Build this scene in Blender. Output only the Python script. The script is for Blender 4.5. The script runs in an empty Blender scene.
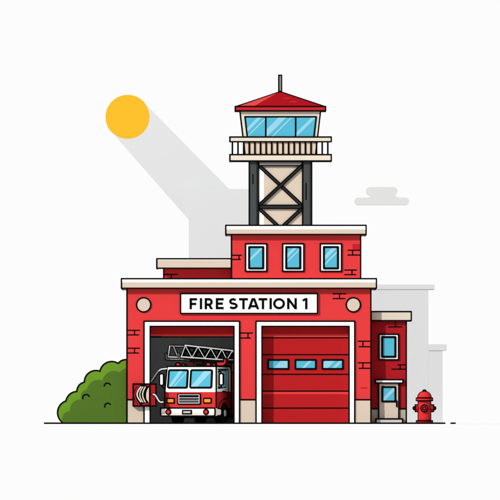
import bpy, bmesh, math
from mathutils import Vector

# ------------------------------------------------------------------ camera, world, sun, exposure
S = 0.04              # metres per drawing unit
D = 1000.0             # camera distance to the facade
HZ = 421.5            # horizon row in drawing units
G = 424.0             # ground row at the facade
EYE = (G - HZ) * S    # eye height

scn = bpy.context.scene
cam_d = bpy.data.cameras.new("camera")
cam = bpy.data.objects.new("camera", cam_d)
scn.collection.objects.link(cam)
cam.location = (0, -D, EYE)
cam.rotation_euler = (math.radians(90), 0, 0)
cam_d.sensor_width = 36
cam_d.lens = 36 * D / (500 * S)
cam_d.shift_y = (HZ - 250) / 500
cam_d.clip_start = 1
cam_d.clip_end = 9000
scn.camera = cam

w = bpy.data.worlds.new("World"); scn.world = w
w.use_nodes = True
bg = w.node_tree.nodes["Background"]
SKY = 0.972
bg.inputs[0].default_value = (SKY, SKY, SKY, 1)   # plain bright off-white sky
bg.inputs[1].default_value = 1.0

sun_d = bpy.data.lights.new("sun_lamp", 'SUN')
sun_d.energy = 5.0
sun_d.angle = math.radians(0.5)
sun_d.color = (1.0, 0.985, 0.96)
sun_o = bpy.data.objects.new("sun_lamp", sun_d)
scn.collection.objects.link(sun_o)
SD = Vector((0.93, 1.0, -0.75)).normalized()
sun_o.rotation_euler = SD.to_track_quat('-Z', 'Y').to_euler()
sun_o.location = (-60, -60, 60)

scn.view_settings.view_transform = 'Standard'
scn.view_settings.look = 'None'
scn.view_settings.exposure = 0
scn.view_settings.gamma = 1
scn.render.engine = 'CYCLES'

# ------------------------------------------------------------------ materials
LIT = 1.98            # light reaching a sunlit front wall, relative to white
def lin(c):
    c /= 255.0
    return c / 12.92 if c <= 0.04045 else ((c + 0.055) / 1.055) ** 2.4
def material(name, rgb, lit=LIT, rough=0.9, vary=0.03, scale=3.0, spec=0.0, emit=None):
    m = bpy.data.materials.new(name); m.use_nodes = True
    nt = m.node_tree; b = nt.nodes["Principled BSDF"]
    base = [min(lin(c) / lit, 0.82) for c in rgb]
    b.inputs["Roughness"].default_value = rough
    b.inputs["Specular IOR Level"].default_value = spec
    if emit is not None:
        b.inputs["Base Color"].default_value = (0, 0, 0, 1)
        b.inputs["Emission Color"].default_value = (*[lin(c) for c in rgb], 1)
        b.inputs["Emission Strength"].default_value = emit
        return m
    if vary:
        tc = nt.nodes.new("ShaderNodeTexCoord")
        nz = nt.nodes.new("ShaderNodeTexNoise"); nz.inputs["Scale"].default_value = scale
        nz.inputs["Detail"].default_value = 3
        mx = nt.nodes.new("ShaderNodeMix"); mx.data_type = 'RGBA'
        mx.inputs[6].default_value = (*[c * (1 - vary) for c in base], 1)
        mx.inputs[7].default_value = (*[min(1, c * (1 + vary)) for c in base], 1)
        nt.links.new(tc.outputs["Object"], nz.inputs["Vector"])
        nt.links.new(nz.outputs["Fac"], mx.inputs[0])
        nt.links.new(mx.outputs[2], b.inputs["Base Color"])
    else:
        b.inputs["Base Color"].default_value = (*base, 1)
    return m

BLACK = material("black_trim", (14, 14, 14), lit=1.6, vary=0)
RED = material("red_wall_paint", (237, 66, 68), vary=0.02)
WINGRED = material("deep_red_wall_paint", (226, 52, 56), vary=0.02)
PATCH = material("dark_red_brick", (205, 38, 46))
ANNEXRED = material("dark_red_wall_paint", (180, 32, 40), vary=0.02)
DOORRED = material("garage_door_red", (193, 36, 40), vary=0.015)
STRIPRED = material("red_highlight_strip", (240, 66, 64), vary=0)  # highlight on the doors, painted as a lighter red
ROOFRED = material("roof_red", (184, 24, 36), lit=2.25)
ROOFBAND = material("roof_highlight_red", (236, 76, 72), lit=2.1)  # highlight painted on the roof slope
FASCIA = material("fascia_red", (216, 40, 48))
CREAM = material("cream_render", (229, 211, 192), vary=0.02)
PEACH = material("peach_render", (242, 218, 195))
PALE = material("pale_cream_paint", (243, 232, 214), vary=0.02)
ANNEXCREAM = material("annex_cream", (230, 219, 200), vary=0.02)
STONE = material("grey_beige_plinth", (192, 180, 164))
WHITE = material("white_paint", (255, 255, 255), lit=1.25, vary=0)
FRAMEW = material("window_frame_white", (242, 242, 249), lit=1.6, vary=0)
SIGNW = material("sign_white", (254, 254, 254), lit=1.6, vary=0)
GLASS = material("blue_glass", (90, 193, 222), vary=0.01, rough=0.5)
GLINT = material("pale_blue_glint", (158, 219, 240), vary=0, rough=0.5)  # painted glare stripes on the panes
SIDEGLASS = material("blue_side_glass", (110, 190, 225), lit=1.25, vary=0, rough=0.5)
STEEL = material("dark_steel", (78, 81, 82))
STEELDK = material("recessed_steel", (52, 54, 55), vary=0)
MIDGREY = material("grey_steel", (150, 145, 143))
ANTENNA = material("antenna_grey", (160, 160, 160), vary=0)
BAY = material("bay_charcoal", (76, 80, 79), lit=0.095, vary=0.03)
TRUCKRED = material("truck_red", (235, 58, 60), lit=2.2, vary=0.01, rough=0.6)
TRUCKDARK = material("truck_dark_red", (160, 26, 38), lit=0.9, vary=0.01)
TRUCKWHITE = material("truck_white", (255, 255, 255), lit=1.4, vary=0)
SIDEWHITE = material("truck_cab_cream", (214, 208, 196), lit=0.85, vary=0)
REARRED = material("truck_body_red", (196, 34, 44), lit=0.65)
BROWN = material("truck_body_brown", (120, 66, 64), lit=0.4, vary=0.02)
TYRE = material("tyre_black", (20, 20, 20), lit=1.6, vary=0)
SILVER = material("silver_trim", (198, 198, 200), vary=0)
RIM = material("wheel_silver", (180, 180, 182), lit=1.0, vary=0)
GRILLE = material("grille_grey", (86, 82, 84), vary=0)
AMBER = material("amber_lens", (245, 163, 42), vary=0)
LENS = material("red_lens", (236, 44, 46), vary=0)
LADDERW = material("ladder_white", (238, 238, 238), vary=0)
LADDERG = material("ladder_grey", (168, 168, 168), vary=0)
HOSE = material("hose_cream", (232, 216, 192), vary=0)
REELRED = material("reel_red", (186, 30, 40), vary=0)
REELBRIGHT = material("reel_bright_red", (205, 36, 48), vary=0)
HYDRED = material("hydrant_red", (232, 54, 56), lit=2.05, vary=0.02)
HYDDARK = material("hydrant_dark_red", (178, 34, 40), vary=0.02)
STEPG = material("step_grey", (214, 214, 206), vary=0.03)
LEAFL = material("lit_leaf_green", (112, 160, 46), vary=0.05, scale=6)  # lit rim of the bush, painted as a lighter green
LEAFD = material("shaded_leaf_green", (86, 121, 43), vary=0.04, scale=6)  # shaded inside of the bush, painted as a darker green
SKYLINE = material("pale_grey_render", (226, 228, 230), lit=1.82, vary=0.01, scale=0.3)
BEAMG = material("pale_grey_beam", (227, 229, 231), lit=1.86, vary=0.01, scale=0.3)
CLOUDG = material("cloud_grey", (225, 227, 228), lit=1.82, vary=0.01, scale=0.3)
SUNY = material("sun_yellow", (253, 194, 45), emit=1.0)
GROUND = material("ground_white", (252, 252, 252), vary=0)
_h = 5.0 * -SD.z / math.pi
GROUND.node_tree.nodes["Principled BSDF"].inputs["Base Color"].default_value = (*[0.998 * SKY / (SKY + _h * c) for c in sun_d.color], 1)

# ------------------------------------------------------------------ building helpers
def kof(d): return (D + d * S) / D
def world(x, y, d, k=1.0):
    z = 0.0 if y >= G - 0.01 else EYE + (HZ - y) * S * k
    return Vector(((x - 250) * S * k, d * S, z))

def put(o, label=None, cat=None, group=None, kind=None):
    for a, v in (('label', label), ('category', cat), ('group', group), ('kind', kind)):
        if v: o[a] = v
    return o
class Thing:
    def __init__(s, name, x, d, label, cat, group=None, k=None, y=G, rot=0, local=False):
        s.k = kof(d) if k is None else k
        s.o = bpy.data.objects.new(name, None)
        scn.collection.objects.link(s.o)
        s.org = world(x, y, d, s.k)
        s.o.location = s.org
        s.o.rotation_euler = (0, 0, rot)
        s.o.empty_display_size = 0.3
        put(s.o, label, cat, group)
        s.tf = (lambda x, y, d: Vector((x * S, d * S, (G - y) * S))) if local else \
               (lambda x, y, d: world(x, y, d, s.k) - s.org)

def clip_poly(poly, a, b, c):          # keep a*x+b*y<=c
    out = []
    for i in range(len(poly)):
        p, q = poly[i], poly[(i + 1) % len(poly)]
        fp, fq = a * p[0] + b * p[1] - c, a * q[0] + b * q[1] - c
        if fp <= 0: out.append(p)
        if (fp < 0 < fq) or (fq < 0 < fp):
            t = fp / (fp - fq)
            out.append((p[0] + (q[0] - p[0]) * t, p[1] + (q[1] - p[1]) * t))
    return out
def clip_convex(poly, clipper):
    area = sum(clipper[i][0] * clipper[(i + 1) % len(clipper)][1] - clipper[(i + 1) % len(clipper)][0] * clipper[i][1] for i in range(len(clipper)))
    sg = 1 if area > 0 else -1
    for i in range(len(clipper)):
        if len(poly) < 3: return []
        p, q = clipper[i], clipper[(i + 1) % len(clipper)]
        a, b = (q[1] - p[1]) * sg, -(q[0] - p[0]) * sg
        poly = clip_poly(poly, a, b, a * p[0] + b * p[1])
    return poly
def rect(x0, y0, x1, y1): return [(x0, y0), (x1, y0), (x1, y1), (x0, y1)]
def rrect(x0, y0, x1, y1, r, n=4):
    out = []
    for cx, cy, a0 in ((x1 - r, y0 + r, -90), (x1 - r, y1 - r, 0), (x0 + r, y1 - r, 90), (x0 + r, y0 + r, 180)):
        for i in range(n + 1):
            a = math.radians(a0 + 90 * i / n); out.append((cx + r * math.cos(a), cy + r * math.sin(a)))
    return out
def rpoly(pts, r, n=3):                 # rounded corners
    out = []; N = len(pts)
    for i in range(N):
        p = Vector(pts[i]); a = (Vector(pts[i - 1]) - p).normalized(); b = (Vector(pts[(i + 1) % N]) - p).normalized()
        s, e = p + a * r, p + b * r
        for j in range(n + 1):
            t = j / n
            v = s * (1 - t) ** 2 + p * 2 * t * (1 - t) + e * t * t
            out.append((v.x, v.y))
    return out
def ell(cx, cy, rx, ry=None, n=28, a0=0, a1=360):
    ry = rx if ry is None else ry
    full = abs(a1 - a0) >= 360
    m = n if full else n + 1
    return [(cx + rx * math.cos(math.radians(a0 + (a1 - a0) * i / n)), cy + ry * math.sin(math.radians(a0 + (a1 - a0) * i / n))) for i in range(m)]

LW = 1.45
class M:
    def __init__(s, tf): s.bm = bmesh.new(); s.tf = tf; s.mats = []
    def mi(s, m):
        if m not in s.mats: s.mats.append(m)
        return s.mats.index(m)
    def face(s, pts, m):
        try:
            f = s.bm.faces.new([s.bm.verts.new(s.tf(*p)) for p in pts]); f.material_index = s.mi(m)
        except ValueError: pass
    def solid(s, loops, m, cap=True):   # loops of equal length -> closed skin
        mi = s.mi(m)
        L = [[s.bm.verts.new(s.tf(*p)) for p in lp] for lp in loops]
        n = len(L[0])
        for a, b in zip(L, L[1:]):
            for i in range(n):
                f = s.bm.faces.new((a[i], a[(i + 1) % n], b[(i + 1) % n], b[i])); f.material_index = mi
        if cap:
            for lp in (L[0], L[-1]):
                f = s.bm.faces.new(lp); f.material_index = mi
    def raw(s, pts, d0, d1, m):
        if len(pts) < 3: return
        s.solid([[(x, y, d0) for x, y in pts], [(x, y, d1) for x, y in pts]], m)
    def stroke(s, pts, d, closed=False, w=LW, t0=0.35, t1=0.35, m=None, caps=True, minus=1.0):
        m = m or BLACK; N = len(pts)
        for i in range(N if closed else N - 1):
            p, q = Vector(pts[i]), Vector(pts[(i + 1) % N]); v = q - p
            if v.length < 1e-6: continue
            n = Vector((-v.y, v.x)).normalized() * w / 2
            s.raw([tuple(p + n), tuple(q + n), tuple(q - n), tuple(p - n)], d - t0, d + t1, m)
        if caps:
            for i, p in enumerate(pts):
                if N > 12 and closed and i % 2: pass
                s.raw(ell(p[0], p[1], w / 2, n=8), d - t0 + 0.01, d + t1 - 0.01, m)
    def tube(s, pts, r, m=None, n=8, joints=True):     # pts in (x,y,d)
        m = m or BLACK; mi = s.mi(m)
        P = [s.tf(*p) for p in pts]; r *= S
        for a, b in zip(P, P[1:]):
            v = b - a
            if v.length < 1e-6: continue
            q = v.to_track_quat('Z', 'Y')
            ring = [q @ Vector((r * math.cos(2 * math.pi * i / n), r * math.sin(2 * math.pi * i / n), 0)) for i in range(n)]
            A = [s.bm.verts.new(a + o) for o in ring]; B = [s.bm.verts.new(b + o) for o in ring]
            for i in range(n):
                f = s.bm.faces.new((A[i], A[(i + 1) % n], B[(i + 1) % n], B[i])); f.material_index = mi
            for lp in (A, B):
                f = s.bm.faces.new(lp); f.material_index = mi
        if joints:
            for p in P:
                L = []
                for j in range(1, 4):
                    t = math.pi * j / 4
                    L.append([s.bm.verts.new(p + Vector((r * math.sin(t) * math.cos(2 * math.pi * i / n), r * math.sin(t) * math.sin(2 * math.pi * i / n), r * math.cos(t)))) for i in range(n)])
                for a, b in zip(L, L[1:]):
                    for i in range(n):
                        f = s.bm.faces.new((a[i], a[(i + 1) % n], b[(i + 1) % n], b[i])); f.material_index = mi
                for lp, z in ((L[0], r), (L[-1], -r)):
                    c = s.bm.verts.new(p + Vector((0, 0, z)))
                    for i in range(n):
                        f = s.bm.faces.new((lp[i], lp[(i + 1) % n], c)); f.material_index = mi
    def prism(s, pts, d0, d1, m, w=LW, edges=True, back=True, front=True, skip=()):
        s.raw(pts, d0, d1, m)
        N = len(pts)
        if front:
            if skip:
                for i in range(N):
                    if i not in skip: s.stroke([pts[i], pts[(i + 1) % N]], d0, w=w)
            else: s.stroke(pts, d0, closed=True, w=w)
        if edges and d1 - d0 > 1.5:
            for i in range(N):
                a, b, c = Vector(pts[i - 1]), Vector(pts[i]), Vector(pts[(i + 1) % N])
                if (b - a).length > 1e-6 and (c - b).length > 1e-6 and (b - a).angle(c - b) > 0.6:
                    s.tube([(b.x, b.y, d0 + .3), (b.x, b.y, d1)], w * 0.46, joints=False, n=6)
            if back: s.tube([(x, y, d1) for x, y in pts] + [(pts[0][0], pts[0][1], d1)], w * 0.46, n=6)
    def lathe(s, cx, d, prof, m, n=24):   # prof: list of (radius, y)
        s.solid([[(cx + r * math.cos(2 * math.pi * i / n), y, d + r * math.sin(2 * math.pi * i / n)) for i in range(n)] for r, y in prof], m)
    def build(s, name, parent=None, label=None, smooth=False, kind=None):
        bmesh.ops.recalc_face_normals(s.bm, faces=s.bm.faces)
        me = bpy.data.meshes.new(name); s.bm.to_mesh(me); s.bm.free()
        for m in s.mats: me.materials.append(m)
        if smooth:
            for p in me.polygons: p.use_smooth = True
        o = bpy.data.objects.new(name, me); scn.collection.objects.link(o)
        if parent is not None: o.parent = parent.o if isinstance(parent, Thing) else parent
        if label: o['label'] = label
        if kind: o['kind'] = kind
        return o

def pane(m, pts, d, stripes=(), glass=GLASS, w=1.7, t=1.0, glint=GLINT):
    m.prism(pts, d, d + t, glass, w=w, edges=False, back=False)
    xs = [p[0] for p in pts]; ys = [p[1] for p in pts]
    y0, y1 = min(ys) - 1, max(ys) + 1
    cx, cy = sum(xs) / len(xs), sum(ys) / len(ys)
    inner = [(cx + (x - cx) * (1 - w * .5 / max(abs(x - cx), 2)), cy + (y - cy) * (1 - w * .5 / max(abs(y - cy), 2))) for x, y in pts] if len(pts) < 6 else pts
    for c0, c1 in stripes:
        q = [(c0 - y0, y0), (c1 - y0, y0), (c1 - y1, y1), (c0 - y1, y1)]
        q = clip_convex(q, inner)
        if len(q) >= 3: m.raw(q, d - 0.12, d + 0.1, glint)  # glare stripe laid on the glass in a paler colour
def brick_mark(m, d, lines):
    for a, b in lines: m.stroke([a, b], d, w=1.25, t0=0.12, t1=0.2)
def H(x0, x1, ya, xb, yb, xc=None, x2=None):
    return [((x0, ya), (x1, ya)), ((x0 if x2 is None else x2, yb), (xb, yb)), ((xc, ya), (xc, yb))]

# ------------------------------------------------------------------ ground, kerb
gm = bmesh.new()
R = 2500
vs = [gm.verts.new(v) for v in ((-R, -1200, 0), (R, -1200, 0), (R, 4500, 0), (-R, 4500, 0))]
gm.faces.new(vs)
me = bpy.data.meshes.new("ground"); gm.to_mesh(me); gm.free(); me.materials.append(GROUND)
go = bpy.data.objects.new("ground", me); scn.collection.objects.link(go); put(go, kind='structure')
wtf = lambda x, y, d: world(x, y, d, 1.0)
def kerb(x0, x1):
    m = M(wtf)
    m.solid([[(x0, G, -14), (x0, 422.4, -14), (x0, 422.4, -12.6), (x0, G, -12.6)], [(x1, G, -14), (x1, 422.4, -14), (x1, 422.4, -12.6), (x1, G, -12.6)]], BLACK)
    return m.build("kerb", kind='structure')
kerb(44, 445.3); kerb(450.3, 455.6)

# ------------------------------------------------------------------ far silhouettes, sun, cloud
def far(name, x, d, label, cat, group=None, y=G):
    return Thing(name, x, d, label, cat, group, y=y)
t = far("background_building", 240, 480, "tall plain pale grey block standing behind the lookout tower, where the slanting beam ends", "building", "pale grey skyline blocks")
m = M(t.tf); m.raw(rect(188.7, 189, 300, G), 480, 620, SKYLINE); m.build("wall", t)
t = far("background_building", 400, 480, "tall pale grey block with a thin roof ledge behind the red side wing", "building", "pale grey skyline blocks")
m = M(t.tf); m.raw(rect(350, 289.3, 428.4, G), 480, 600, SKYLINE); m.build("wall", t)
m = M(t.tf); m.raw(rect(344, 284.5, 434.6, 289.3), 479.3, 601, SKYLINE); m.build("roof_ledge", t)
t = far("background_building", 436, 484, "lower pale grey block with a roof ledge, right behind the fire hydrant", "building", "pale grey skyline blocks", )
m = M(t.tf); m.raw(rect(428.41, 350.5, 442.6, G), 480, 590, SKYLINE); m.build("wall", t)
m = M(t.tf); m.raw(rect(428.41, 344.3, 446.8, 350.5), 479.3, 591, SKYLINE); m.build("roof_ledge", t)

k = kof(495)
o0 = world(127.7, 117, 495, k)
m = M(lambda x, y, d: world(x, y, d, k) - o0)
cut = ell(127.7, 117, 21.9, n=24, a0=-40, a1=137)
m.raw([(225, 184.8), (236, 196.3), (236, 274), (189, 220)] + cut[::-1], 495, 507, BEAMG)
o = m.build("light_beam"); o.location = o0
put(o, "broad pale grey band slanting down from the yellow sun to the grey block", "light beam")

bm = bmesh.new(); k = kof(520)
bmesh.ops.create_uvsphere(bm, u_segments=64, v_segments=32, radius=22.2 * S * k)
me = bpy.data.meshes.new("sun"); bm.to_mesh(me); bm.free(); me.materials.append(SUNY)
for p in me.polygons: p.use_smooth = True
o = bpy.data.objects.new("sun", me); scn.collection.objects.link(o); o.location = world(127.7, 117, 520, kof(520))
put(o, "round plain yellow sun in the upper left of the white sky", "sun")

k = kof(320); oc = world(382, 196, 320, k)
m = M(lambda x, y, d: world(x, y, d, k) - oc)
up = rrect(366, 187, 397.6, 195.2, 4, 8); lo = rrect(354.5, 197.6, 409.2, 205, 3.6, 8)
outline = ell(369.8, 191, 3.9, 4, 10, 90, 270) + ell(393.8, 191, 3.9, 4, 10, -90, 70)
outline += [(395.6, 196.2), (398.5, 197.6)] + ell(405.5, 201.3, 3.7, 3.7, 10, -90, 90) + ell(358.2, 201.3, 3.7, 3.7, 10, 90, 270) + [(367.5, 197.6), (370.5, 196.6), (371.3, 195.6)]
m.raw(outline, 320, 345, CLOUDG)
o = m.build("cloud"); o.location = oc
put(o, "small flat grey cloud of two rounded bars, right of the lookout tower", "cloud")

# ------------------------------------------------------------------ fire station
st = Thing("fire_station", 250, 0, "red fire station with cream cornices, two vehicle bays and a low side wing", "fire station")
T = st.tf
BD = 250                                   # depth of the building
# main facade with two openings, built from prisms that butt together
L0, L1, Rr0, Rr1 = 126.9, 370.9, 0, 0
m = M(T)
A0, A1, B0, B1, TOP = 144, 239.4, 256, 354.6, 321.2
wt = 11
m.raw(rect(L0, 288.3, L1, TOP), 0, wt, RED)
m.raw(rect(L0, TOP, A0, 399.6), 0, wt, RED)
m.raw(rect(A1, TOP, B0, 399.6), 0, wt, RED)
m.raw(rect(B1, TOP, L1, 399.6), 0, wt, RED)
m.raw(rect(L0, 288.3, L0 + 6, G), wt, BD, RED)           # left side wall
m.raw(rect(L1 - 6, 288.3, L1, G), wt, BD, RED)           # right side wall
m.raw(rect(L0 + 6, 288.3, L1 - 6, G), BD - 6, BD, RED)   # rear wall
m.raw(rect(L0 + 6, 283, L1 - 6, 288), 2, BD - 6, RED)    # roof slab
m.stroke([(L0, 288), (L0, G - 1)], 0); m.stroke([(L1, 288), (L1, G - 1)], 0)
m.tube([(L0, 288, BD), (L0, G, BD)], .65); m.tube([(L1, 288, BD), (L1, G, BD)], .65)
brick_mark(m, 0, H(127, 139.5, 330.3, 138.6, 334.9, 134.5))
brick_mark(m, 0, H(127, 139.5, 348.2, 138.4, 353, 134.5))
brick_mark(m, 0, H(358, 371, 341.2, 371, 346.7, 362.9, 359))
brick_mark(m, 0, H(358, 371, 362.8, 371, 368.3, 362.9, 359))
brick_mark(m, 0, H(240, 252.4, 333, 250.4, 338, 248))
brick_mark(m, 0, H(333, 345.8, 293.8, 344.8, 298.6, 339.5))
m.stroke([(361.3, 387.9), (366.8, 387.9)], 0, w=1.3, t0=.1, t1=.2, m=PATCH)
m.build("wall", st)
for x0, x1 in ((L0, A0), (A1, B0), (B1, L1)):
    m = M(T)
    m.raw(rect(x0, 399.7, x1, G), -0.3, wt - .1, CREAM)
    m.stroke([(x0, 399.7), (x1, 399.7)], -0.3)
    m.stroke([(x0, 399.7), (x0, G - 1)], -.3); m.stroke([(x1, 399.7), (x1, G - 1)], -.3)
    m.build("plinth", st)
# cornice
def cornice(name, x0, y0, x1, y1, ys, d0, d1, mat=CREAM, skip=()):
    m = M(T)
    m.raw(rect(x0, ys, x1, y1), d0, d1, mat)
    m.raw(rect(x0, y0, x1, ys), d0 - 0.12, d1, WHITE)  # white top band is a painted highlight
    m.stroke(rect(x0, y0, x1, y1), d0 - .1, closed=True)
    for x in (x0, x1):
        for y in (y0, y1): m.tube([(x, y, d0), (x, y, d1)], .65, joints=False)
    m.tube([(x0, y0, d1), (x1, y0, d1), (x1, y1, d1), (x0, y1, d1), (x0, y0, d1)], .65)
    return m.build(name, st)
cornice("cornice", 121.4, 278.7, 376.4, 288.3, 282.3, -6.5, BD + 6)
# door frames (white) and openings
def door_frame(x0, x1, i0, i1):
    m = M(T); y0, i = TOP, 326.3
    m.raw(rect(x0, y0, x1, i), -1, wt + 1, WHITE)
    m.raw(rect(x0, i, i0, G), -1, wt + 1, WHITE); m.raw(rect(i1, i, x1, G), -1, wt + 1, WHITE)
    m.stroke([(x0, G - 1), (x0, y0), (x1, y0), (x1, G - 1)], -1)
    m.stroke([(i0, G - 1), (i0, i), (i1, i), (i1, G - 1)], -1)
    return m.build("door_frame", st)
door_frame(A0, A1, 150.1, 233.9); door_frame(B0, B1, 261.9, 349)
# closed sectional door
dd = 10.6
m = M(T)
m.raw(rect(262, 326.3, 349, G), dd, dd + 3, DOORRED)
for y in (337.7, 354.6, 374.3, 391.1, 408.1): m.stroke([(262, y), (349, y)], dd, w=1.3, t0=.15)
m.raw(rect(262.4, 334.2, 348.6, 337), dd - .14, dd + .1, STRIPRED)  # painted highlight along the door panel
m.raw(rect(262.4, 391.9, 348.6, 394.2), dd - .14, dd + .1, STRIPRED)
gd = m.build("garage_door", st, "closed red sectional door with three small windows")
for x0, x1, sp in ((268.2, 288.5, ((641.5, 700),)), (295.4, 315.8, ((669.5, 673),)), (322.4, 342.9, ((686, 696), (700, 704)))):
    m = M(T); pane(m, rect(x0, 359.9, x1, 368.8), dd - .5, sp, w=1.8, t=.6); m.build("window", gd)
# rolled up door in the left bay
m = M(T)
m.raw(rect(150.1, 326.3, 233.9, 336.6), dd, dd + 3, DOORRED)
m.raw(rect(150.5, 334.2, 233.5, 336.3), dd - .14, dd + .1, STRIPRED)  # lit lower edge of the door, painted in
m.stroke([(150.1, 336.9), (233.9, 336.9)], dd, w=1.5)
m.raw(rect(152, 318, 232, 326), dd + 6, dd + 22, DOORRED)
m.build("garage_door", st, "rolled up red door above the open bay")
# bay interior
m = M(T)
m.raw(rect(134, 318, 251, G), 140, 144, BAY)
m.raw(rect(134, 318, 138, G), wt + 2, 140, BAY); m.raw(rect(247, 318, 251, G), wt + 2, 140, BAY)
m.raw(rect(138, 318, 247, 321), 36, 140, BAY)
m.raw(rect(138, 315, 247, 318), wt + 2, 36, BAY)
m.build("bay_interior", st)
# round medallions
for x in (143.6, 353.3):
    m = M(T); m.prism(ell(x, 304.8, 7.1, n=40), -.6, .5, CREAM); m.build("medallion", st)
# upper floor
UF = 5
m = M(T)
m.raw(rect(231.4, 234.4, 360.7, 283), UF, UF + 150, RED)
m.stroke([(231.4, 234.6), (231.4, 278)], UF); m.stroke([(360.7, 234.6), (360.7, 278)], UF)
for x in (231.4, 360.7): m.tube([(x, 234.4, UF + 150), (x, 279, UF + 150)], .65)
brick_mark(m, UF, H(231.6, 241.4, 255.2, 240.3, 259.4, 239))
brick_mark(m, UF, H(348, 360.6, 250.2, 360.6, 255, 352.6))
brick_mark(m, UF, H(344.7, 356.6, 270, 355.8, 274.6, 352))
m.raw(rect(352.6, 244, 360, 249.4), UF - .1, UF + .1, PATCH)
m.build("upper_wall", st)
cornice("upper_cornice", 225.7, 225.3, 366.1, 234.5, 229.3, UF - 6.5, UF + 156)
for cx, sp in ((256.1, ((508, 511.5),)), (293.2, ((541, 545), (548, 550))), (330.9, ((580, 585), (588, 590.5)))):
    m = M(T); m.prism(rect(cx - 10.6, 243.7, cx + 10.6, 271.3), UF - 1, UF + .4, FRAMEW, w=1.5); f = m.build("window", st)
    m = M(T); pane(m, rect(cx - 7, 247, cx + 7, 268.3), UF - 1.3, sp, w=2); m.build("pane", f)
# left roof wing
WD = 18
m = M(T)
m.raw(rect(163.6, 268.2, 231.3, 283), WD, WD + 120, WINGRED)
m.stroke([(163.6, 268), (163.6, 278.5)], WD)
m.tube([(163.6, 268, WD + 120), (163.6, 279, WD + 120)], .65)
brick_mark(m, WD, [((164, 274.3), (177.3, 274.3)), ((171.3, 274.3), (171.3, 279))])
m.build("wing_wall", st)
m = M(T)
m.raw(rect(156.7, 259.9, 231.3, 268.2), WD - 13, WD + 126, CREAM); m.raw(rect(156.7, 258.7, 231.3, 259.9), WD - 13.1, WD + 126, WHITE)  # thin white band paints a highlight on the top edge
m.stroke(rect(156.7, 258.7, 231.3, 268.2), WD - 13, closed=True)
for y in (258.7, 268.2): m.tube([(156.7, y, WD - 13), (156.7, y, WD + 126)], .65)
m.tube([(156.7, 268.2, WD + 126), (156.7, 258.7, WD + 126), (231.3, 258.7, WD + 126)], .65)
m.build("wing_cornice", st)
# annex on the right
AX = 15
m = M(T)
m.raw(rect(371, 320.6, 406.4, 408.7), AX, AX + 120, ANNEXRED)
m.stroke([(406.4, 320.6), (406.4, G - 1)], AX)
m.tube([(406.4, 320.6, AX + 120), (406.4, G, AX + 120)], .65)
brick_mark(m, AX, [((388.4, 326.8), (401.8, 326.8)), ((395.5, 320.6), (395.5, 326.8))])
brick_mark(m, AX, H(398, 406.3, 364.8, 406.3, 369.1, 400.2, 392))
m.build("annex_wall", st)
m = M(T)
m.raw(rect(371, 408.8, 406.4, G), AX - .3, AX + 120, STONE)
m.stroke([(371, 408.8), (378.6, 408.8)], AX - .3); m.stroke([(399, 408.8), (406.4, 408.8)], AX - .3); m.stroke([(406.4, 408.8), (406.4, G - 1)], AX - .3)
m.build("annex_plinth", st)
m = M(T)
m.prism(rect(371.2, 311.5, 411.4, 320.6), AX - 4.5, AX + 124, ANNEXCREAM)
m.build("annex_cornice", st)
m = M(T); m.prism(rect(379.1, 334.2, 398.6, 359.7), AX - 1, AX + .4, FRAMEW, w=1.5); f = m.build("window", st)
m = M(T); pane(m, rect(382.3, 337, 395.4, 356.7), AX - 1.3, (), w=2.1); m.build("pane", f)
# entrance door
m = M(T)
m.prism(rect(378.8, 383, 398.9, 418.8), AX - 1.5, AX + .4, CREAM)
ed = m.build("door", st, "cream entrance door with a square blue window")
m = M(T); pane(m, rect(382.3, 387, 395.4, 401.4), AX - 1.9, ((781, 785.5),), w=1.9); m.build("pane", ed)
m = M(T); m.stroke([(396.8, 401), (396.8, 406.4)], AX - 1.9, w=1.6, t0=.8, t1=.4); m.build("handle", ed)
m = M(T); m.prism(rect(375.6, 379.6, 403, 383), AX - 3.5, AX + .3, FRAMEW); m.build("door_canopy", st)
m = M(T); m.prism(rect(376, 418.9, 402.6, G), AX - 6, AX - .4, STEPG); m.build("doorstep", st)

# ------------------------------------------------------------------ sign
sg = Thing("sign", 249, -1, "long white name board reading FIRE STATION 1 above the two bays", "sign", k=1.0, y=303)
m = M(sg.tf); m.prism(rect(180.5, 293.6, 317.4, 313.4), -2, -.05, SIGNW, w=1.4); m.build("board", sg)
m = M(sg.tf)
yt, yb, LWT = 298.1, 309.2, 2.3
h = LWT / 2
def seg(a, b, w=LWT, cl=None):
    p, q = Vector(a), Vector(b); n = Vector((-(q - p).y, (q - p).x)).normalized() * w / 2; e = (q - p).normalized() * 0
    poly = [tuple(p + n - e), tuple(q + n + e), tuple(q - n + e), tuple(p - n - e)]
    c = cl or (-999, yt, 999, yb)
    poly = clip_convex(poly, rect(*c))
    m.raw(poly, -2.35, -1.9, BLACK)
def strip(pts, w=LWT):
    L = []
    for i, p in enumerate(pts):
        a, b = Vector(pts[max(i - 1, 0)]), Vector(pts[min(i + 1, len(pts) - 1)])
        n = Vector((-(b - a).y, (b - a).x)).normalized() * w / 2; p = Vector(p)
        L.append([(*(p + n), -2.33), (*(p - n), -2.33), (*(p - n), -1.9), (*(p + n), -1.9)])
    m.solid(L, BLACK)
def arc(cx, cy, rx, ry, a0, a1, w=LWT, n=14):
    strip([(cx + rx * math.cos(math.radians(a0 + (a1 - a0) * i / n)), cy + ry * math.sin(math.radians(a0 + (a1 - a0) * i / n))) for i in range(n + 1)], w)
def V_(x): seg((x, yt), (x, yb))
def Hh(x0, x1, y): seg((x0, y), (x1, y), cl=(-999, yt - .01, 999, yb + .01))
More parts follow.
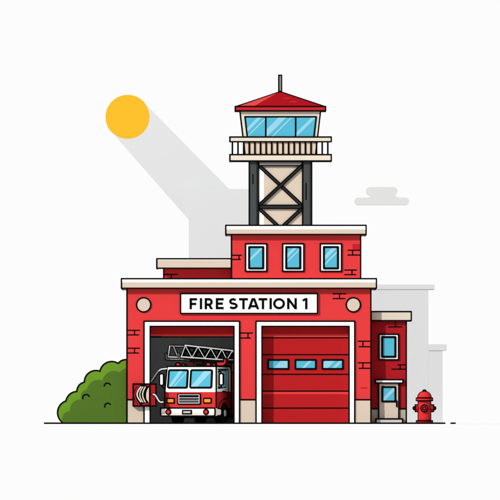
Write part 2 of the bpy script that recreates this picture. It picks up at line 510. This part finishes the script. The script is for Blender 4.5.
# F I R E
V_(190.7); Hh(190.7, 197, yt + h); Hh(190.7, 196.2, 303.9)
V_(200.9)
V_(205.8); Hh(205.8, 209.2, yt + h); Hh(205.8, 209.2, 304.6); arc(209, 301.9, 2.5, (304.6 - yt - h) / 2, -90, 90); seg((208.6, 304), (212.3, yb + 1.0))
V_(216.9); Hh(216.9, 223.6, yt + h); Hh(216.9, 222.8, 303.6); Hh(216.9, 223.6, yb - h)
# S
m.build("lettering", sg); m = M(sg.tf)
q_ = lambda cx, cy, rx, ry, a0, a1, n=12: [(cx + rx * math.cos(math.radians(a0 + (a1 - a0) * i / n)), cy + ry * math.sin(math.radians(a0 + (a1 - a0) * i / n))) for i in range(n + 1)]
strip(q_(233.1, 301.45, 2.9, 2.2, -35, -235) + q_(233.2, 305.85, 3.3, 2.2, -65, 90) + q_(233.2, 305.85, 3.6, 2.2, 95, 148, 5))
# T A T
Hh(239, 247.8, yt + h); V_(243.4)
seg((253.2, yt - 1), (248.6, yb + 1)); seg((253.4, yt - 1), (258.3, yb + 1)); Hh(250.6, 256.4, 306.2)
Hh(258.5, 267.2, yt + h); V_(262.9)
V_(270.6)
arc(279, (yt + yb) / 2, 4.75, (yb - yt) / 2 - h, 0, 360, n=32)
V_(288.2); V_(295.6); seg((287.6, yt - .2), (296.2, yb + .2))
m.build("lettering", sg); m = M(sg.tf)
V_(306.2); seg((306.6, yt + .1), (302.6, 300.7), w=2.0)
m.build("lettering", sg)

# ------------------------------------------------------------------ lookout tower
tw = Thing("lookout_tower", 280, 40, "steel lookout tower with glazed cabin, balcony and red hipped roof on the station roof", "tower", k=kof(34), y=229)
T = tw.tf
for i, x0 in enumerate((249.2, 302.6)):
    for j, d0 in enumerate((33, 80)):
        m = M(T); m.prism(rect(x0, 161, x0 + 9.1, 229.6), d0, d0 + 9, STEEL)
        if j == 0:
            m.raw(rect(x0 + 6.9, 161, x0 + 8.4, 229), d0 - .1, d0 + .1, STEELDK)
            if i == 0: m.raw(rect(252.4, 174, 253.5, 184), d0 - .15, d0 + .1, BLACK)
            else: m.raw(rect(305.4, 183, 306.6, 200), d0 - .15, d0 + .1, BLACK)
        m.build("leg", tw)
m = M(T)
m.raw(rect(258.3, 162, 302.6, 229.6), 34.1, 36, CREAM)
m.raw(rect(258.6, 166, 263.8, 229.6), 33.95, 34.3, WHITE)
m.build("back_panel", tw)
def beam(name, a, b, w, d, mat=STEELDK):
    m = M(T); p, q = Vector(a), Vector(b); n = Vector((-(q - p).y, (q - p).x)).normalized() * w / 2
    poly = clip_convex([tuple(p + n), tuple(q + n), tuple(q - n), tuple(p - n)], rect(258.9, 160, 302.1, 229.6))
    m.prism(poly, d, d + 1, mat, w=1.15, edges=False); return m.build(name, tw)
beam("brace", (259, 165.5), (302, 205.5), 2.7, 32.9); beam("brace", (302, 165.5), (259, 205.5), 2.7, 32.3)
beam("brace", (259, 208.5), (282, 229.9), 2.7, 32.9); beam("brace", (302, 208.5), (279, 229.9), 2.7, 32.3)
beam("crossbeam", (258, 206.8), (303, 206.8), 3.4, 32.1)
beam("crossbeam", (258, 163.6), (303, 163.6), 4.2, 32, MIDGREY)
m = M(T); m.prism(rect(229.8, 154.6, 331.3, 161), 29.6, 96, PALE); m.build("balcony_slab", tw)
# cabin
m = M(T)
m.prism([(239.8, 111), (320.6, 111), (315.6, 154.6), (245, 154.6)], 31.3, 90, PALE)
m.raw([(243.9, 138), (316.6, 138), (314.9, 154.4), (245.7, 154.4)], 31.15, 31.5, PEACH)
cb = m.build("cabin", tw)
PX = ((244.9, 265.7, 247.4, 265.7, ((375, 379.5), (383, 385))), (265.7, 295.6, 265.7, 295.6, ((396, 404), (408, 410))), (295.6, 316.2, 295.6, 313.7, ((429, 433.5),)))
for a, b, a2, b2, sp in PX:
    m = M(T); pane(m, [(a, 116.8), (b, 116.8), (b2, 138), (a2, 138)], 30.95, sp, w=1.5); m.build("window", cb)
m = M(T)
for x in (244.9, 265.7, 295.6, 316.2): pass
# roof
m = M(T)
m.prism(rect(235.2, 106.5, 325.6, 110.9), 28, 96, FASCIA); m.build("fascia", tw)
m = M(T)
pk = (280.3, 91.4, 62); c4 = [(237, 106.4, 28.5), (324, 106.4, 28.5), (324, 106.4, 95.5), (237, 106.4, 95.5)]
for i in range(4): m.face([c4[i], c4[(i + 1) % 4], pk], ROOFRED)
m.face(c4, ROOFRED)
for c in c4: m.tube([c, pk], .8)
m.tube(c4 + [c4[0]], .6)
def onroof(u, v, e=0.12):   # u along x, v 0..1 up the front slope
    d = 28.5 + (62 - 28.5) * v - e * 2
    return (u, 106.4 - 15 * v - e, d)
def lx(v): return 237 + (280.3 - 237) * v
m.face([onroof(lx(0) + 1.5, .0), onroof(lx(0) + 17, .0), onroof(lx(.93) + .8, .93), onroof(lx(.9) + .5, .9)], ROOFBAND)  # left of the front slope painted lighter as a highlight
for u0, u1, v in ((283, 290, .5), (289, 296.5, .26)):
    m.face([onroof(u0, v), onroof(u1, v), onroof(u1 + 1, v + .08), onroof(u0 + 1, v + .08)], FASCIA)  # small roof highlights painted in the lighter fascia red
m.build("roof", tw)
m = M(T); m.prism(rect(278.7, 74.8, 281.7, 91), 60.5, 63.5, ANTENNA, w=1.3); m.build("antenna", tw)
# railing
m = M(T); m.prism(rect(229.8, 137, 331.3, 141.8), 29.6, 31, PALE)
m.raw(rect(229.8, 137.4, 231.8, 141.4), 31, 94, PALE); m.raw(rect(329.3, 137.4, 331.3, 141.4), 31, 94, PALE)
m.raw(rect(229.8, 137.4, 331.3, 141.4), 94, 96, PALE)
rl = m.build("railing", tw)
for i in range(18):
    x = 232.4 + i * 5.612
    m = M(T); m.raw(rect(x - .85, 141.8, x + .85, 154.6), 30.3, 30.8, BLACK); m.build("baluster", rl)

# ------------------------------------------------------------------ fire engine
TH = math.radians(18); CT, ST = math.cos(TH), math.sin(TH)
XC = 190.6
tr = Thing("fire_engine", XC, -2, "red and white fire engine with a roof ladder parked in the open left bay", "fire engine", k=1.0, rot=-TH, local=True)
tr.o.location.z = 0
LT = tr.tf
def F(x, y): return ((x - XC) / CT, y)                 # drawing -> truck front plane
def Fp(pts): return [F(*p) for p in pts]
XR = (216.2 - XC) / CT                                 # right side plane
LS = lambda s: (lambda x, y, d: Vector(((XR + d) * S, ((x - 216.2) / ST) * S, (G - y) * S)))   # side plane, x along the drawing
SIDE = LS(0)
# cab front
SL = 44.5
m = M(LT)
front = Fp([(167.2, 366.4), (216.2, 366.4), (216.2, 392), (164.8, 392)])
low = Fp([(164.8, 392), (216.2, 392), (216.2, 408.5), (164.8, 408.5)])
m.prism(front, 0, SL, TRUCKWHITE, back=True, skip=(2,))
m.prism(low, 0, SL, TRUCKRED, skip=(0,))
m.raw(Fp(rect(168, 408.5, 216, 414)), 3, SL, TYRE)
cab = m.build("cab", tr)
# side skin of the cab (right)
m = M(SIDE)
SD0, SD1 = -.12, .1
def sraw(pts, mat, a=-.1, b=.5): m.raw(pts, a, b, mat)
sraw([(216.6, 367), (229.6, 367), (230.3, 369), (230.3, 392), (216.6, 392)], SIDEWHITE)
sraw([(216.6, 392), (230.3, 392), (230.3, 408), (228.6, 408), (228.2, 405), (226.8, 402.3), (224.5, 400.6), (222, 401), (219.6, 403.5), (218.4, 408), (216.6, 408)], TRUCKDARK)
def st_(pts, w=1.2, closed=False):
    P = [(x, y, .5) for x, y in pts]
    if closed: P.append(P[0])
    m.tube(P, w / 2)
st_([(216.4, 366.6), (229.4, 366.8), (230.6, 369), (230.6, 416)])
st_([(217.2, 369.3), (227.6, 369.3), (227.6, 398.3), (224.6, 398.6), (221, 400.6), (218.8, 404), (217.8, 408)])
m.build("cab_side", tr, "shaded dark red and cream side of the cab")
m = M(SIDE)
m.raw([(218.3, 370.6), (225.6, 370.6), (225.3, 387), (218.3, 388.4)], .3, .9, SIDEGLASS)
st_([(218.3, 370.6), (225.6, 370.6), (225.3, 387), (218.3, 388.4)], closed=True)
st_([(222, 391.3), (225.3, 391.7)], w=1.4)
m.build("side_window", tr)
# windscreen
m = M(LT); pane(m, rpoly(Fp([(169.2, 370.1), (188, 370.1), (187, 387.6), (167.9, 387.6)]), 1.2), -.5, (), w=1.9)
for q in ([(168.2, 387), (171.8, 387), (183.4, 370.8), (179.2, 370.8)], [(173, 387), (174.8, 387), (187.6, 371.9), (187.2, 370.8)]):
    m.raw(clip_convex(Fp(q), Fp([(170, 371), (187.1, 371), (186.2, 386.7), (168.9, 386.7)])), -.62, -.4, GLINT)  # painted glare bands on the windscreen
m.build("windscreen", tr)
m = M(LT); pane(m, rpoly(Fp([(191.3, 370.1), (212.2, 370.1), (211.4, 387.6), (190.2, 387.6)]), 1.2), -.5, (), w=1.9)
m.raw(clip_convex(Fp([(190.6, 387), (197.2, 387), (212.6, 370.8), (204.4, 370.8)]), Fp([(192.1, 371), (211.3, 371), (210.6, 386.7), (191.1, 386.7)])), -.62, -.4, GLINT)  # one broad glare band, painted
m.build("windscreen", tr)
# grille
m = M(LT)
m.raw(rpoly(Fp(rect(177.3, 393.3, 201.2, 404.9)), 1.6), -.5, .2, BLACK)
m.raw(rpoly(Fp(rect(178.5, 394.3, 199.8, 403.6)), .8), -.8, -.4, SILVER)
m.raw(Fp(rect(179.5, 395.1, 198.8, 397.2)), -1, -.7, BLACK)
m.raw(Fp(rect(179.5, 398, 198.8, 400)), -1, -.7, GRILLE); m.raw(Fp(rect(179.5, 400.6, 198.8, 402.6)), -1, -.7, GRILLE)
m.raw(Fp(rect(179.5, 398.7, 198.8, 399.3)), -1.1, -.9, BLACK)
m.build("grille", tr)
for x in (170.6, 207.6):
    m = M(LT)
    m.raw(rpoly(Fp(rect(x - 4.3, 397.7, x + 4.3, 403.6)), 1), -.5, .2, BLACK)
    m.raw(rpoly(Fp(rect(x - 3, 399.1, x + 3, 402.3)), .3), -.9, -.4, AMBER); m.build("indicator", tr)
# bumper
m = M(LT)
m.prism(rpoly(Fp(rect(162, 408, 216.4, 416)), 1.5), -4.5, 3, TRUCKWHITE, w=1.5)
m.raw(Fp(rect(163.2, 412.9, 215.4, 415)), -4.62, -4.4, PALE)
bp = m.build("bumper", tr)
m = M(SIDE)
m.solid([[(216.5 + a, y, e) for a, y in ((-1, 408.6), (2.6, 408.6), (3.4, 410), (3.4, 413.8), (2.6, 415.6), (-1, 415.6))] for e in (0, 1.5)], SIDEWHITE)
m.tube([(216.2, 408.6, 1.5), (218.9, 408.6, 1.5), (219.8, 410, 1.5), (219.8, 413.8, 1.5), (218.9, 415.6, 1.5), (216.2, 415.6, 1.5)], .6)
m.build("bumper_end", bp)
for x in (169.9, 207.5):
    m = M(LT); cx = F(x, 0)[0]
    m.raw(ell(cx, 411.9, 3.2), -5, -4.4, BLACK); m.raw(ell(cx, 411.9, 1.75), -5.4, -4.9, LENS); m.build("headlight", bp)
m = M(LT)
m.raw(rpoly(Fp(rect(183.4, 409.7, 193.6, 414.5)), .9), -5, -4.4, BLACK); m.raw(Fp(rect(184.9, 411.1, 192.1, 413.1)), -5.3, -4.9, SILVER); m.build("number_plate", bp)
# mirrors
m = M(LT)
m.prism(rrect(*F(160.2, 373.8), *F(164, 385.2), 1.4), -2, 0, TRUCKWHITE, w=1.3)
P = [F(151.3, 381.3), F(153.5, 378.3), F(156, 374.4), F(158.4, 371.2), F(161.3, 369.3), F(166.8, 368.6)]
m.tube([(x, y, .8) for x, y in P], 1.45); m.tube([(x, y, -.5) for x, y in P], .75, LADDERW)
m.stroke(Fp([(162, 385.5), (164.5, 389)]), -1)
m.build("mirror", tr)
m = M(LT)
x0, x1 = F(218.5, 0)[0], F(222.2, 0)[0]
m.prism(rrect(x0, 373.6, x1, 384.9, 1.4), 3, 5, TRUCKWHITE, w=1.3)
m.stroke([(F(216.2, 0)[0], 371.6), (x0 + 1, 371.6), (x0 + 1.4, 373.4)], 4, w=1.4); m.stroke([(F(216.6, 0)[0], 388), (x0 + 1.6, 386.9), (x0 + 1.8, 385)], 4, w=1.6)
m.build("mirror", tr)
# rear body behind the cab
m = M(LT)
XB = XR + 1.0
m.raw([(-26, 372), (XB, 372), (XB, 414), (-26, 414)], SL + 3, 128, REARRED)
m.raw([(-20, 361.6), (XB, 361.6), (XB, 372), (-20, 372)], SL + 1, 126, BROWN)
m.tube([(XB, 361.6, SL + 1), (XB, 361.6,138)], .6); m.tube([(XB, 372, SL + 1), (XB, 372,138)], .6)
m.tube([(XB, 361.6, SL + 1), (XB, 414, SL + 3)], .6); m.tube([(XB + .4, 372, 58), (XB + .4, 418, 58)], .6)
m.tube([(-26, 361.6, 128), (XB, 361.6, 128), (XB, 414, 128), (-26, 414, 128)], .6)
m.raw(rect(-24, 412, XB - 2, 418), SL, 124, TYRE)
m.build("rear_body", tr)
m = M(SIDE); m.tube([(232.5, 377, 2), (232.5, 396, 2)], 1.0, SILVER); m.tube([(232.7, 376, .9), (232.7, 397, .9)], 1.7, BLACK); m.build("grab_pole", tr)
m = M(SIDE); m.raw(rect(231.5, 371.8, 233.6, 375.5), 1, 2.2, LENS); m.build("side_lamp", tr)
# wheels
def wheel(cx, ls, side, r=10.9, wd=8.5):
    def tf(x, y, d): return Vector(((cx - side * wd / 2 + side * d) * S, (ls + x) * S, (r - y) * S))
    m = M(tf)
    m.solid([[(q[0], q[1], d) for q in ell(0, 0, rr, n=32)] for rr, d in ((r - 1, 0), (r, 1.2), (r, wd - 1.2), (r - 1, wd))], TYRE)
    tyre = m.build("wheel", tr)
    m = M(tf); m.solid([[(q[0], q[1], d) for q in ell(0, 0, rr, n=20)] for rr, d in ((3.6, wd - .2), (3.0, wd + .5))], RIM); m.build("rim", tyre)
wheel(XR - 3.0, 24.5, 1); wheel(-XR + 5.5, 24.5, -1)
wheel(XR - 3.0, 98, 1); wheel(-XR + 5.5, 98, -1)
# beacons and roof bar
for x, r in ((176.6, 2.6), (181.2, 1.9), (206.9, 2.7), (211.6, 2.0)):
    m = M(LT); cx = F(x, 0)[0]; dd_ = 4 if r > 2.3 else 7
    m.prism(ell(cx, 365.8, r, r * 1.25, 14, 180, 360), dd_, dd_ + 3.5, LENS, w=1.3); m.build("beacon", tr)
m = M(LT); m.prism(Fp(rect(191, 362, 200.5, 363.6)), 8, 10, LENS, w=1.3); m.prism(Fp([(200, 363.8), (204, 363.8), (204, 366), (200, 366)]), 8, 10, BLACK); m.build("light_bar", tr)
m = M(LT); m.prism(Fp([(213.5, 361.8), (220.4, 361.8), (220.4, 358.6), (223, 358.6), (223, 363.6), (220, 365.8), (213.5, 365.8)]), 10, 14, LENS, w=1.3); m.prism(Fp(rect(184, 360.4, 226, 362)), 20, 24, TYRE, w=1); m.prism(Fp(rect(192, 362, 210, 366)), 16, 22, TYRE, w=1); m.build("ladder_mount", tr)
# ladder, swung across the cab roof
def lad(x, y, e=0): 
    # world drawing x -> point on a ladder plane that runs nearly across the bay
    dw = 13 + (x - 166) * 0.10 + e                       # world depth
    X, Y = (x - XC), dw + 2
    return (X * CT - Y * ST, y, X * ST + Y * CT)
def ltube(pts, r=.62, mat=LADDERW, e=0, blk=1.5):
    m.tube([lad(x, y, e + 1.6) for x, y in pts], blk); m.tube([lad(x, y, e) for x, y in pts], r, mat)
m = M(LT)
ltube([(166, 353.8), (166.3, 359), (178.5, 359.4)], mat=LADDERG, e=6, r=.55)
ltube([(178.8, 353.5), (179.2, 359), (184, 359.6), (237, 362.3)], mat=LADDERG, e=6, r=.5)
ltube([(169.8, 346), (191, 346.6)], mat=LADDERG, e=6)
ltube([(169.8, 346), (168, 356.9), (177.4, 357.2)], mat=LADDERW, e=5)
ltube([(173.4, 346), (177.2, 355.2)], mat=LADDERG, e=5); 
top = lambda x: 345.3 + (x - 185) * 0.112
bot = lambda x: 356.9 + (x - 181) * 0.062
Z = [(181.3, 356.9), (185.3, 345.6), (192, 0), (198, 1), (204.8, 0), (210.8, 1), (216.6, 0), (221.8, 1), (227, 0), (232.5, 1), (238.2, 0), (244, 1)]
zz = [(x, (bot(x) if y == 0 else top(x)) if y in (0, 1) else y) for x, y in Z]
m.tube([lad(x, y, 1.6) for x, y in zz], 1.15); m.tube([lad(x, y) for x, y in zz], .42, LADDERW)
for i in range(1, len(zz) - 1):                          # little gusset plates in each bay of the truss
    a, b, c = zz[i - 1], zz[i], zz[i + 1]
    g = [(a[0] * .5 + b[0] * .15 + c[0] * .35, a[1] * .5 + b[1] * .15 + c[1] * .35) for _ in (0,)]
    ctr = ((a[0] + b[0] + c[0]) / 3, (a[1] + b[1] + c[1]) / 3)
    tri = lambda f, e: [lad(ctr[0] + (p[0] - ctr[0]) * f, ctr[1] + (p[1] - ctr[1]) * f, e) for p in (a, b, c)]
    m.solid([tri(.95, 3), tri(.95, 4)], BLACK)
    m.solid([tri(.32, 2.5), tri(.32, 3)], STEELDK)
ltube([(185.2, 345.3), (244, top(244))], r=.68)
ltube([(181.2, 356.9), (224, bot(224) + .4)], r=.72); ltube([(229, bot(229) + .2), (244, bot(244))], r=.72)
m.build("ladder", tr)

# ------------------------------------------------------------------ hose reel
hr = Thing("hose_reel", 144.5, -6, "red reel box with coiled pale hose at the left edge of the open bay", "hose reel", k=1.0, y=406)
m = M(hr.tf)
m.prism(rect(133.2, 384, 149.9, 406), -6, -.6, REELRED, w=1.6)
m.raw(ell(142.5, 395, 8.8, 10.6), -6.3, -5.8, BLACK)
m.raw(rect(146, 386, 149.6, 404.5), -6.3, -5.9, BLACK)
m.build("reel_box", hr)
m = M(hr.tf); m.prism(rect(150, 384, 156, 406), -7.5, -1.2, REELRED, w=1.6); m.raw(ell(153, 394.4, 1.3), -7.8, -7.2, BLACK); m.build("side_plate", hr)
m = M(hr.tf)
def coil(xt, xm, mat, r, y0=386.4, y1=402.6):
    P = [(xt + (xm - xt) * math.sin(math.pi * i / 12), y0 + (y1 - y0) * i / 12) for i in range(13)]
    m.tube([(x, y, -7) for x, y in P], r, mat)
coil(139.4, 134.9, REELBRIGHT, .6, 385.6, 405)
coil(141, 137.2, LADDERW, .75, 387, 401.8)
coil(143, 139.9, HOSE, .6, 387, 402.2); coil(145.4, 142.7, HOSE, .7, 387, 402.2)
m.raw([(148.9, 387.2), (147.3, 389.5), (146.3, 393), (146.1, 396), (146.6, 399.5), (148.9, 402.8)], -7.2, -6.2, HOSE)
m.tube([(143, 404.6, -6.6), (149, 403.8, -6.6)], .7, REELBRIGHT)
m.build("hose_coil", hr)
m = M(hr.tf)
P = [(153.3, 394.3), (155.2, 395), (156.7, 397), (158, 399.6), (159.5, 401.6), (161.5, 402.4), (163, 402)]
m.tube([(x, y, -7.6) for x, y in P], 1.5); m.tube([(x, y, -8.9) for x, y in P], .75, LADDERW)
m.build("hose", hr)

# ------------------------------------------------------------------ fire hydrant
hy = Thing("fire_hydrant", 424.4, -4, "red fire hydrant with domed cap standing on the ground right of the side wing", "fire hydrant", k=1.0)
HD = -4; CX = 424.4
def lathe_part(name, prof, mat, par):
    m = M(hy.tf); m.lathe(CX, HD, prof, mat, 28)
    for s in (-1, 1): m.tube([(CX + s * r, y, HD) for r, y in prof], .68)
    for r, y in (prof[0], prof[-1]):
        if r > 1: m.tube([(CX + r * math.cos(math.radians(a)), y, HD + r * math.sin(math.radians(a))) for a in range(0, 361, 20)], .6)
    return m.build(name, par)
lathe_part("base", [(8, 423.6), (8, 420.7)], HYDDARK, hy)
lathe_part("body", [(6.2, 420.5), (6.2, 400.8)], HYDRED, hy)
lathe_part("cap_flange", [(8.1, 400.7), (8.1, 398)], HYDRED, hy)
lathe_part("dome", [(6.7, 397.8), (6.5, 396.2), (5.6, 394.2), (4.2, 392.7), (2.2, 391.7), (.9, 391.5)], HYDRED, hy)
m = M(hy.tf); m.lathe(CX, HD, [(2.3, 391.9), (2.2, 390.6), (1.3, 389.5), (.3, 389.3)], BLACK, 16); m.build("top_nut", hy)
for s in (-1, 1):
    m = M(hy.tf)
    def ring(x, r): return [(CX + s * x, 408.2 + r * math.cos(2 * math.pi * i / 16), HD + r * math.sin(2 * math.pi * i / 16)) for i in range(16)]
    m.solid([ring(6, 3.4), ring(9.2, 3.4)], HYDDARK)
    m.tube([(CX + s * 6, 404.8, HD), (CX + s * 9.2, 404.8, HD), (CX + s * 9.2, 411.6, HD), (CX + s * 6, 411.6, HD)], .65)
    m.tube([(CX + s * 9.2, 404.8, HD)] + [(q[0], q[1], q[2]) for q in ring(9.2, 3.4)] , .6)
    m.solid([ring(9.2, 2.3), ring(10.8, 2.1), ring(11.9, 1.0)], BLACK)
    m.build("side_outlet", hy)
m = M(hy.tf)
m.raw(ell(CX - .1, 408.4, 4.1), HD - 8, HD - 5, BLACK); m.raw(ell(CX - .1, 408.4, 2.9), HD - 8.4, HD - 8.1 + .2, HYDDARK)
m.raw(ell(CX - .1, 408.4, 2.0), HD - 8.7, HD - 8.3, BLACK); m.raw(ell(CX - .1, 408.4, .9), HD - 9, HD - 8.6, HYDRED)
m.build("front_outlet", hy)

# ------------------------------------------------------------------ bush
bs = Thing("bush", 98, 20, "large round-lobed green bush growing against the left wall of the station", "bush", k=1.0)
def union(circs, x_end, ground=G):
    def inter(a, b):
        (x0, y0, r0), (x1, y1, r1) = a, b
        d = math.hypot(x1 - x0, y1 - y0); e = (r0 * r0 - r1 * r1 + d * d) / (2 * d); h = math.sqrt(max(r0 * r0 - e * e, 0))
        mx, my = x0 + e * (x1 - x0) / d, y0 + e * (y1 - y0) / d
        c = [(mx + h * (y1 - y0) / d, my - h * (x1 - x0) / d), (mx - h * (y1 - y0) / d, my + h * (x1 - x0) / d)]
        return min(c, key=lambda p: p[1] + p[0])
    pts = []
    c = circs[0]
    dy = ground - c[1]; start = (c[0] - math.sqrt(max(c[2] ** 2 - dy * dy, 0)), ground)
    for i, c in enumerate(circs):
        if i + 1 < len(circs): end = inter(c, circs[i + 1])
        else: end = (x_end, c[1] - math.sqrt(max(c[2] ** 2 - (x_end - c[0]) ** 2, 0)))
        a0 = math.atan2(start[1] - c[1], start[0] - c[0]) % (2 * math.pi); a1 = math.atan2(end[1] - c[1], end[0] - c[0]) % (2 * math.pi)
        if a1 < a0: a1 += 2 * math.pi
        n = max(4, int((a1 - a0) * c[2] / 1.6))
        for j in range(n + (1 if i + 1 == len(circs) else 0)):
            a = a0 + (a1 - a0) * j / n
            pts.append((c[0] + c[2] * math.cos(a), min(c[1] + c[2] * math.sin(a), ground)))
        start = end
    return pts
outer = [(69.8, 412.6, 12.4), (77, 402.7, 11.3), (86, 391.2, 9.3), (95.8, 382, 11.6), (111.6, 373.4, 12), (125.8, 369.3, 9.8)]
inner = [(70, 419, 7.8), (80.5, 410, 10.6), (87.5, 396.6, 6.8), (98.3, 391.5, 11.5), (114.2, 383, 12), (127, 377, 8.6)]
m = M(bs.tf)
p1 = union(outer, 126) ; body = p1 + [(126, G)]
m.raw(body, 8, 40, LEAFL)
m.stroke(p1, 8, w=1.5)
m.tube([(x, y, 40) for x, y in p1], .7)
m.build("foliage", bs)
m = M(bs.tf)
p2 = union(inner, 126); m.raw(p2 + [(126, G)], 7.2, 8, LEAFD)  # darker layer paints the shade within the bush
for cx, cy, r, a0, a1 in ((107.3, 386.2, 3.2, 185, 335), (86, 397.8, 3.4, 165, 335), (107.7, 406.3, 3.2, 165, 320)):
    m.stroke(ell(cx, cy, r, n=8, a0=a0, a1=a1), 7.2, w=1.35)
m.build("inner_foliage", bs)
